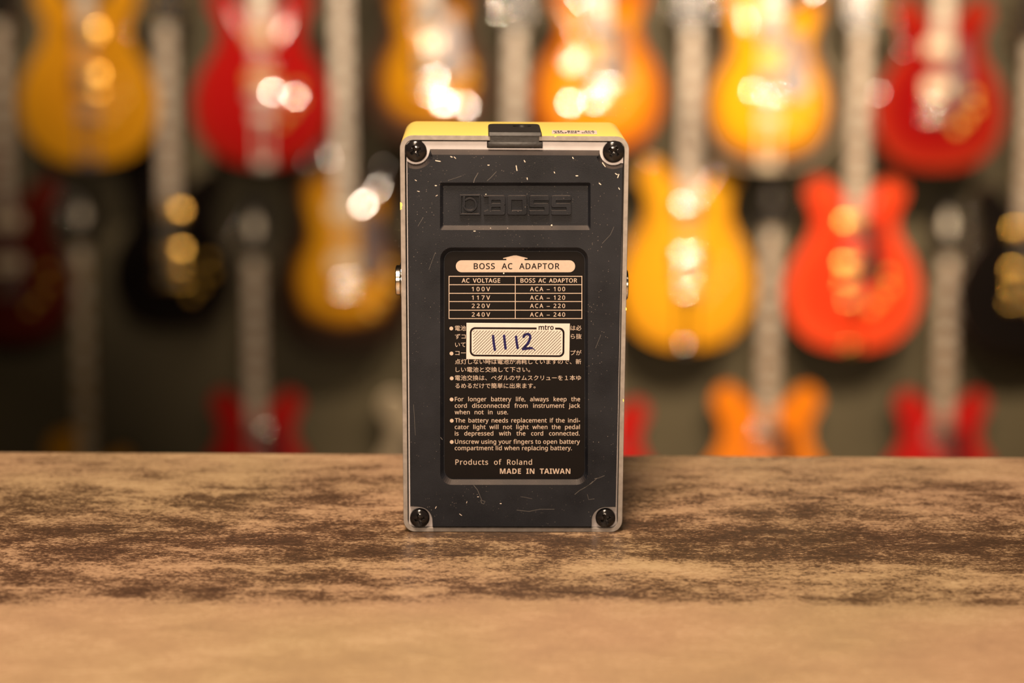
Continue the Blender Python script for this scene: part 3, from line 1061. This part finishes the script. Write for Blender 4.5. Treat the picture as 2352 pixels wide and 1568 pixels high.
def guitar(name, label, cat, shape, px, pbot, wpx, finish, hw=CHROME, tilt=-.07, turn=0., side=None, guard=None, pick=None, tail='stop', knob='amber', binding=True, arch=.008, lean=0.0, group=None, fret=None, yoff=0.0, guard_side=1, zs=1.0, nut=None, glint=False):
    S = dict(SHAPES[shape])
    S['R'], S['L'] = tall(S['R'], zs), tall(S['L'], zs)
    S['c'] *= zs; S['join'] *= zs
    S['nut'] = nut or S['nut']
    Yb = WY - .075 + tilt * .85 - yoff
    P = at_y(px, pbot, Yb)
    dist = (Vector((0, Yb, P.z)) - CAM).dot(fwd)
    k = (wpx / FPX * dist) / (2 * S['w'])           # metres per outline unit
    k = k
    g = empty(name, P, (tilt, lean, turn))
    tag(g, label, cat, group)
    side = side or DARKW
    dp = S['deep']
    ctr = Vector((0, S['c']))
    R = [(x, z) for x, z in S['R']]; Lh = [(-x, z) for x, z in S['L']][::-1]
    out = spline([(0, 0)] + R + Lh, 4)
    # body
    bm = bmesh.new()
    lay = bm.verts.layers.float.new('inset')
    def ring(sc, y):
        vs = []
        for x, z in out:
            p = ctr + (Vector((x, z)) - ctr) * sc
            v = bm.verts.new((p.x * k, y, p.y * k)); v[lay] = sc; vs.append(v)
        return vs
    prof = [(.97, dp / 2), (1.0, dp / 2 - .006), (1.0, -dp / 2 + .004), (.985, -dp / 2)]
    rs = [ring(*q) for q in prof]
    for A_, B_ in zip(rs, rs[1:]):
        for f in bridge(bm, A_, B_): f.material_index = 1
    cap(bm, [rs[0]], 1)
    prev = rs[-1]
    for sc in (.93, .86, .78, .68, .56, .42, .26, .1):
        q = (1 - sc) / .9
        y = -dp / 2 - arch * (1 - (1 - q) ** 2.0 * (1 + 0.0 * q))
        cur = ring(sc, y)
        bridge(bm, prev, cur); prev = cur
    v = bm.verts.new((0, -dp / 2 - arch, S['c'] * k)); v[lay] = 0
    for i in range(len(prev)):
        bm.faces.new((prev[i], prev[(i + 1) % len(prev)], v))
    body = link('body', bm, [finish, side], g, smooth=True)
    yt = -dp / 2 - arch                                  # crown of the top
    K = k
    if binding:
        bm = bmesh.new()
        n = len(out)
        a = []
        for x, z in out:
            p = ctr + (Vector((x, z)) - ctr) * 1.006; q = ctr + (Vector((x, z)) - ctr) * .983
            a.append([bm.verts.new((p.x * K, -dp / 2 + .006, p.y * K)), bm.verts.new((p.x * K, -dp / 2 - .0006, p.y * K)), bm.verts.new((q.x * K, -dp / 2 - .0028, q.y * K))])
        for i in range(n):
            A_, B_ = a[i], a[(i + 1) % n]
            for j in (0, 1):
                bm.faces.new((A_[j], B_[j], B_[j + 1], A_[j + 1]))
        link('binding', bm, IVORY, body)
    yf = yt - .012                                       # fretboard face
    nut = S['nut'] * K; jn = S['join'] * K
    fb_end = (S['join'] - 55 if shape == 'hollow' else S['join'] - 45) * K
    # neck
    bm = bmesh.new()
    prs = []
    for z, hwid in ((jn - .05, .027), (jn + .02, .0265), (nut, .0215)):
        prs.append([bm.verts.new((hwid * math.cos(t), yf + .006 + .017 * math.sin(t) ** .8 if t not in (0, math.pi) else yf + .006, z)) for t in [math.pi * q / 8 for q in range(9)]])
    for A_, B_ in zip(prs, prs[1:]):
        for i in range(8):
            bm.faces.new((A_[i], A_[i + 1], B_[i + 1], B_[i]))
        bm.faces.new((A_[8], A_[0], B_[0], B_[8]))
    bm.faces.new(prs[0]); bm.faces.new(prs[-1])
    link('neck', bm, NECKM, g, smooth=True)
    # fretboard with frets and blocks
    bm = bmesh.new()
    hwz = lambda z: .0215 + (.0275 - .0215) * (nut - z) / (nut - fb_end)
    a = vloop(bm, [(-hwz(fb_end), yf, fb_end), (hwz(fb_end), yf, fb_end), (hwz(nut), yf, nut), (-hwz(nut), yf, nut)])
    b = vloop(bm, [(v.co.x, yf + .006, v.co.z) for v in a]); bridge(bm, a, b); cap(bm, [a])
    SL = (nut - fb_end) / (1 - 2 ** (-21.5 / 12))
    fz = [nut - SL * (1 - 2 ** (-i / 12)) for i in range(0, 22)]
    for z in fz:
        hx_ = hwz(z) - .0006
        c = vloop(bm, [(-hx_, yf - .0009, z - .0012), (hx_, yf - .0009, z - .0012), (hx_, yf - .0009, z + .0012), (-hx_, yf - .0009, z + .0012)])
        d = vloop(bm, [(v.co.x, yf, v.co.z) for v in c])
        f = bm.faces.new(c); f.material_index = 2
        for f in bridge(bm, c, d): f.material_index = 2
    for i in (1, 3, 5, 7, 9, 12, 15, 17, 19):
        z0, z1 = fz[i], fz[i - 1]; m_ = (z1 - z0) * .2; hx_ = hwz(z0) * .68
        c = vloop(bm, [(-hx_, yf - .0004, z0 + m_), (hx_, yf - .0004, z0 + m_), (hx_, yf - .0004, z1 - m_), (-hx_, yf - .0004, z1 - m_)])
        f = bm.faces.new(c); f.material_index = 1
    fbo = link('fretboard', bm, [fret or FRET, PEARL, STRING], g)
    # headstock
    hs = rounded([(-22, 0), (-40, 42), (-34, 165), (-38, 182), (-12, 176), (0, 190), (12, 176), (38, 182), (34, 165), (40, 42), (22, 0)], [4, 10, 8, 4, 8, 6, 8, 4, 8, 10, 4], 3)
    bm = bmesh.new()
    a = vloop(bm, [(x * WS, yf + .003 + z * WS * .16, nut + z * WS) for x, z in hs]); b = vloop(bm, [(v.co.x, v.co.y + .014, v.co.z) for v in a])
    bridge(bm, a, b); cap(bm, [a]); cap(bm, [b])
    head = link('headstock', bm, HEAD, g)
    for s_ in (-1, 1):
        for j in range(3):
            zz = nut + (48 + 40 * j) * WS; yh = yf + .003 + (48 + 40 * j) * WS * .16
            bm = bmesh.new()
            lathe(bm, [(0, .012), (.0035, .0115), (.004, .002), (.0055, 0)], Matrix.Translation((s_ * .026, yh, zz)) @ Matrix.Rotation(math.pi / 2, 4, 'X'), 10)
            lathe(bm, [(.002, .012), (.002, .020), (.0065, .022), (.009, .028), (.0085, .034), (.005, .038), (0, .039)], Matrix.Translation((s_ * .026, yh + .008, zz)) @ Matrix.Rotation(math.pi / 2 * s_, 4, 'Y'), 10)
            link('tuner', bm, hw, head, smooth=True)
    bm = bmesh.new(); box(bm, -.0215, .0215, yf - .0025, yf + .006, nut - .001, nut + .005, .0008, 1)
    link('string_nut', bm, IVORY, g)
    if glint:  # added pale diamond standing in for blurred glints of the tuners
        bm = bmesh.new()
        dm = [(0, 62), (17, 98), (0, 142), (-17, 98)]
        a = vloop(bm, [(x * WS, yf + .0022 + z * WS * .16, nut + z * WS) for x, z in dm]); b = vloop(bm, [(v.co.x, v.co.y + .002, v.co.z) for v in a])
        cap(bm, [a]); bridge(bm, a, b)
        link('headstock_glint', bm, PEARL, head)
    # pickups, bridge, tailpiece
    brz = (S['c'] - 45) * K
    pks = ((fb_end - .030), (brz + .045))
    for z in pks:
        bm = bmesh.new()
        box(bm, -.045, .045, yt - .004, yt + .012, z - .022, z + .022, .003, 2)
        po = link('pickup', bm, (pick or hw), g, smooth=True)
    bm = bmesh.new(); box(bm, -.044, .044, yf - .004, yt + .003, brz - .007, brz + .007, .002, 2)
    link('bridge', bm, hw, g, smooth=True)
    if tail == 'stop':
        tz = brz - .045
        bm = bmesh.new(); box(bm, -.050, .050, yf - .002, yt + .006, tz - .009, tz + .009, .004, 3)
        link('tailpiece', bm, hw, g, smooth=True)
    else:
        tz = brz - .06
        bm = bmesh.new()
        box(bm, -.030, .030, yf, yf + .006, tz - .012, tz + .012, .002, 2)
        for s_ in (-1, 1):
            box(bm, s_ * .018 - .004, s_ * .018 + .004, yf + .001, yf + .005, .004, tz, .001, 1)
        box(bm, -.026, .026, yf + .002, -dp / 2 + .01, -.003, .022, .002, 2)
        link('tailpiece', bm, tail if not isinstance(tail, str) else hw, g, smooth=True)
    # strings
    bm = bmesh.new()
    for j in range(6):
        t = (j - 2.5) / 2.5
        q = vloop(bm, [(t * .024 - .0006, yf - .0035, tz), (t * .024 + .0006, yf - .0035, tz), (t * .0175 + .0006, yf - .0022, nut), (t * .0175 - .0006, yf - .0022, nut)])
        r_ = vloop(bm, [(v.co.x, v.co.y + .0009, v.co.z) for v in q]); cap(bm, [q]); bridge(bm, q, r_); cap(bm, [r_])
    link('strings', bm, STRING, g)
    # pickguard
    if guard is not None:
        s_ = guard_side
        gp = rounded([(s_ * 32, S['join'] - 60), (s_ * 34, S['c'] - 30), (s_ * 58, S['c'] - 55), (s_ * 92, S['c'] - 30), (s_ * 88, S['c'] + 20), (s_ * 70, S['join'] - 65)], 10, 3)
        bm = bmesh.new()
        a = vloop(bm, [(x * K, yf + .004, z * K) for x, z in gp]); b = vloop(bm, [(v.co.x, v.co.y + .0025, v.co.z) for v in a])
        cap(bm, [a]); bridge(bm, a, b); cap(bm, [b])
        link('pickguard', bm, guard, g)
    # knobs
    if knob:
        for kx, kz in ((88, -100), (118, -62), (60, -128), (112, -20)):
            bm = bmesh.new()
            xx, zz = kx * .92 * K, (S['c'] + kz * .95) * K
            lathe(bm, [(.0125, 0.0), (.012, .009), (.0105, .0125), (.007, .0142), (0, .0148)], Matrix.Translation((xx, -dp / 2 - arch * .55, zz)) @ Matrix.Rotation(math.pi / 2, 4, 'X'), 16)
            link('control_knob', bm, KNOBS[knob], g, smooth=True)
    # wall hanger under the headstock
    hm = Matrix.Translation(P) @ Matrix.Rotation(turn, 4, 'Z') @ Matrix.Rotation(lean, 4, 'Y') @ Matrix.Rotation(tilt, 4, 'X')
    hp = hm @ Vector((0, yf + .022, nut + .012))
    return g, hp


def burst(name, *stops, **kw):
    return burst_mat(name, stops, **kw)


AMBER = burst('amber_lacquer', (0, (.52, .22, .010)), (.7, (.56, .25, .010)), (1, (.60, .28, .012)))
CHERRY = burst('cherry_lacquer', (0, (.42, .010, .008)), (.75, (.46, .010, .010)), (1, (.40, .02, .01)))
LEMON = burst('lemon_burst', (0, (.80, .42, .012)), (.66, (.78, .38, .010)), (.80, (.60, .22, .01)), (.88, (.10, .05, .03)), (1, (.05, .03, .025)))
VINTAGE = burst('vintage_burst', (0, (.78, .38, .012)), (.54, (.74, .33, .010)), (.66, (.50, .18, .01)), (.76, (.10, .05, .03)), (1, (.05, .03, .022)))
HONEY = burst('honey_burst', (0, (.80, .40, .012)), (.62, (.72, .30, .010)), (.85, (.55, .15, .012)), (1, (.36, .07, .01)))
TOBACCO = burst('tobacco_burst', (0, (.70, .34, .012)), (.52, (.68, .32, .012)), (.63, (.42, .17, .01)), (.72, (.035, .018, .01)), (1, (.015, .01, .008)))
WINE = burst('wine_lacquer', (0, (.22, .004, .005)), (.7, (.24, .006, .005)), (1, (.34, .03, .01)))
NATURAL = burst('natural_maple_lacquer', (0, (.78, .40, .018)), (.7, (.74, .36, .016)), (1, (.66, .28, .012)))
SCARLET = burst('scarlet_lacquer', (0, (.70, .040, .012)), (.7, (.74, .050, .014)), (1, (.80, .09, .025)))
BLACK = burst('black_lacquer', (0, (.006, .005, .005)), (1, (.008, .006, .005)))
OXBLOOD = burst('oxblood_lacquer', (0, (.10, .010, .006)), (1, (.12, .014, .008)))
ORANGE = burst('orange_lacquer', (0, (.72, .17, .008)), (1, (.76, .22, .01)))
CREAMB = burst('cream_lacquer', (0, (.30, .25, .17)), (1, (.34, .28, .19)))

G = 'electric_guitar'
TOP, MID, LOW = 'guitars in the top row', 'guitars in the middle row', 'guitars in the bottom row'
spec = [
    # label, shape, x, bottom, width, finish, extras
    ('amber hollow guitar at the far left of the top row on the wall', 'hollow', 210, 378, 318, AMBER, dict(binding=False, hw=GOLD, tail=GREYPL, knob='amber', yoff=.12, group=TOP)),
    ('cherry red guitar with gold pickups hanging in the top row', 'hollow', 606, 383, 316, CHERRY, dict(pick=AGEDGOLD, hw=DULLNI, tail='trapeze', binding=False, tilt=-.115, turn=.098, yoff=.12, group=TOP)),
    ('sunburst guitar with dark rim hanging just above the pedal left of centre', 'single', 984, 335, 300, VINTAGE, dict(binding=False, guard=GREYPL, pick=BLKPL, tilt=-.145, turn=.017, yoff=.12, group=TOP)),
    ('honey orange sunburst guitar hanging behind the right top corner of the pedal', 'hollow', 1372, 352, 300, HONEY, dict(binding=False, guard=GREYPL, pick=BLKPL, tilt=-.135, turn=.0, yoff=.12, group=TOP)),
    ('bright yellow dark-rimmed sunburst guitar with smoky pickguard in the top row', 'single', 1762, 385, 312, LEMON, dict(guard=GREYPL, tail=IVORY, pick=BLKPL, arch=.013, tilt=-.11, turn=-.09, yoff=.12, group=TOP)),
    ('dark wine red guitar at the right end of the top row', 'hollow', 2148, 390, 300, WINE, dict(binding=False, guard=GREYPL, pick=IVORY, yoff=.12, group=TOP)),
    ('dim oxblood guitar cut by the left edge of the photo', 'single', 30, 785, 290, OXBLOOD, dict(binding=False, pick=IVORY, yoff=.05, group=MID)),
    ('black guitar with two gold pickups below the amber guitar', 'single', 400, 752, 275, BLACK, dict(binding=False, hw=GOLD, yoff=.05, group=MID)),
    ('yellow tobacco sunburst guitar just left of the pedal', 'single', 794, 805, 330, TOBACCO, dict(binding=False, tilt=-.10, turn=.115, guard=GREYPL, pick=IVORY, yoff=.05, group=MID)),
    ('guitar hidden behind the pedal with only its long neck showing above', 'single', 1180, 800, 290, WINE, dict(binding=False, yoff=.05, group=MID)),
    ('natural yellow double cutaway guitar just right of the pedal', 'hollow', 1574, 800, 308, NATURAL, dict(binding=False, zs=1.1, tail='trapeze', yoff=.05, group=MID)),
    ('bright scarlet double cutaway guitar with black pickguard in the middle row', 'hollow', 1952, 802, 308, SCARLET, dict(binding=False, hw=GOLD, guard=BLKPL, tail=GOLD, yoff=.05, group=MID)),
    ('black guitar with gold pickups cut by the right edge of the photo', 'hollow', 2336, 812, 300, BLACK, dict(binding=False, hw=GOLD, yoff=.05, group=MID)),
    ('amber-bodied guitar in the bottom row at far left, body sinking behind the counter', 'single', 212, 1330, 235, AMBER, dict(binding=False, nut=1075, fret=YBROWN, knob='amber', glint=True, yoff=0.0, group=LOW)),
    ('red horned guitar in the bottom row left of the pedal', 'hollow', 596, 1248, 280, CHERRY, dict(binding=False, guard=BLKPL, glint=True, yoff=0.0, group=LOW)),
    ('cream guitar peeping out low beside the left edge of the pedal', 'hollow', 985, 1270, 290, CREAMB, dict(guard=BLKPL, guard_side=-1, glint=True, yoff=0.0, group=LOW)),
    ('red guitar peeping out low beside the right edge of the pedal', 'hollow', 1384, 1252, 266, CHERRY, dict(binding=False, glint=True, yoff=0.0, group=LOW)),
    ('orange guitar in the bottom row behind the counter edge', 'hollow', 1750, 1300, 330, ORANGE, dict(binding=False, guard=BLKPL, glint=True, yoff=0.0, group=LOW)),
    ('red horned guitar at the right end of the bottom row', 'hollow', 2148, 1256, 285, CHERRY, dict(binding=False, guard=BLKPL, glint=True, yoff=0.0, group=LOW)),
]
HN = ['amber hollow guitar', 'cherry red top-row guitar', 'sunburst guitar above the pedal', 'honey orange guitar', 'bright yellow dark-rimmed guitar', 'wine red guitar', 'oxblood guitar at the left edge', 'black guitar with two gold pickups',
      'tobacco sunburst guitar left of the pedal', 'guitar hidden behind the pedal', 'natural yellow guitar right of the pedal', 'scarlet guitar', 'black guitar at the right edge', 'amber bottom-row guitar', 'red bottom-row guitar left of the pedal',
      'cream bottom-row guitar', 'red guitar low beside the pedal', 'orange bottom-row guitar', 'red guitar at the right end of the bottom row']
for (lb, shp, px, pb, wp, fin, kw), hn in zip(spec, HN):
    g, hp = guitar(G, lb, 'guitar', shp, px, pb, wp, fin, **kw)
    # two-pronged hanger screwed to the wall
    h = empty('wall_hanger', (hp.x, WY, hp.z))
    tag(h, 'dark wall hanger holding the ' + hn, 'hanger', 'wall hangers for the guitars')
    bm = bmesh.new(); box(bm, -.022, .022, -.012, 0, -.03, .05, .004, 2); link('backplate', bm, NECKM, h)
    bm = bmesh.new()
    yy = hp.y - WY
    box(bm, -.006, .006, yy + .02, -.008, -.006, .006, .002, 1)
    for s_ in (-1, 1):
        box(bm, min(0, s_ * .031), max(0, s_ * .031), yy + .014, yy + .024, -.005, .005, .002, 1)
        box(bm, s_ * .031 - .005, s_ * .031 + .005, yy - .026, yy + .024, -.005, .005, .002, 1)
    link('yoke', bm, HANG, h)
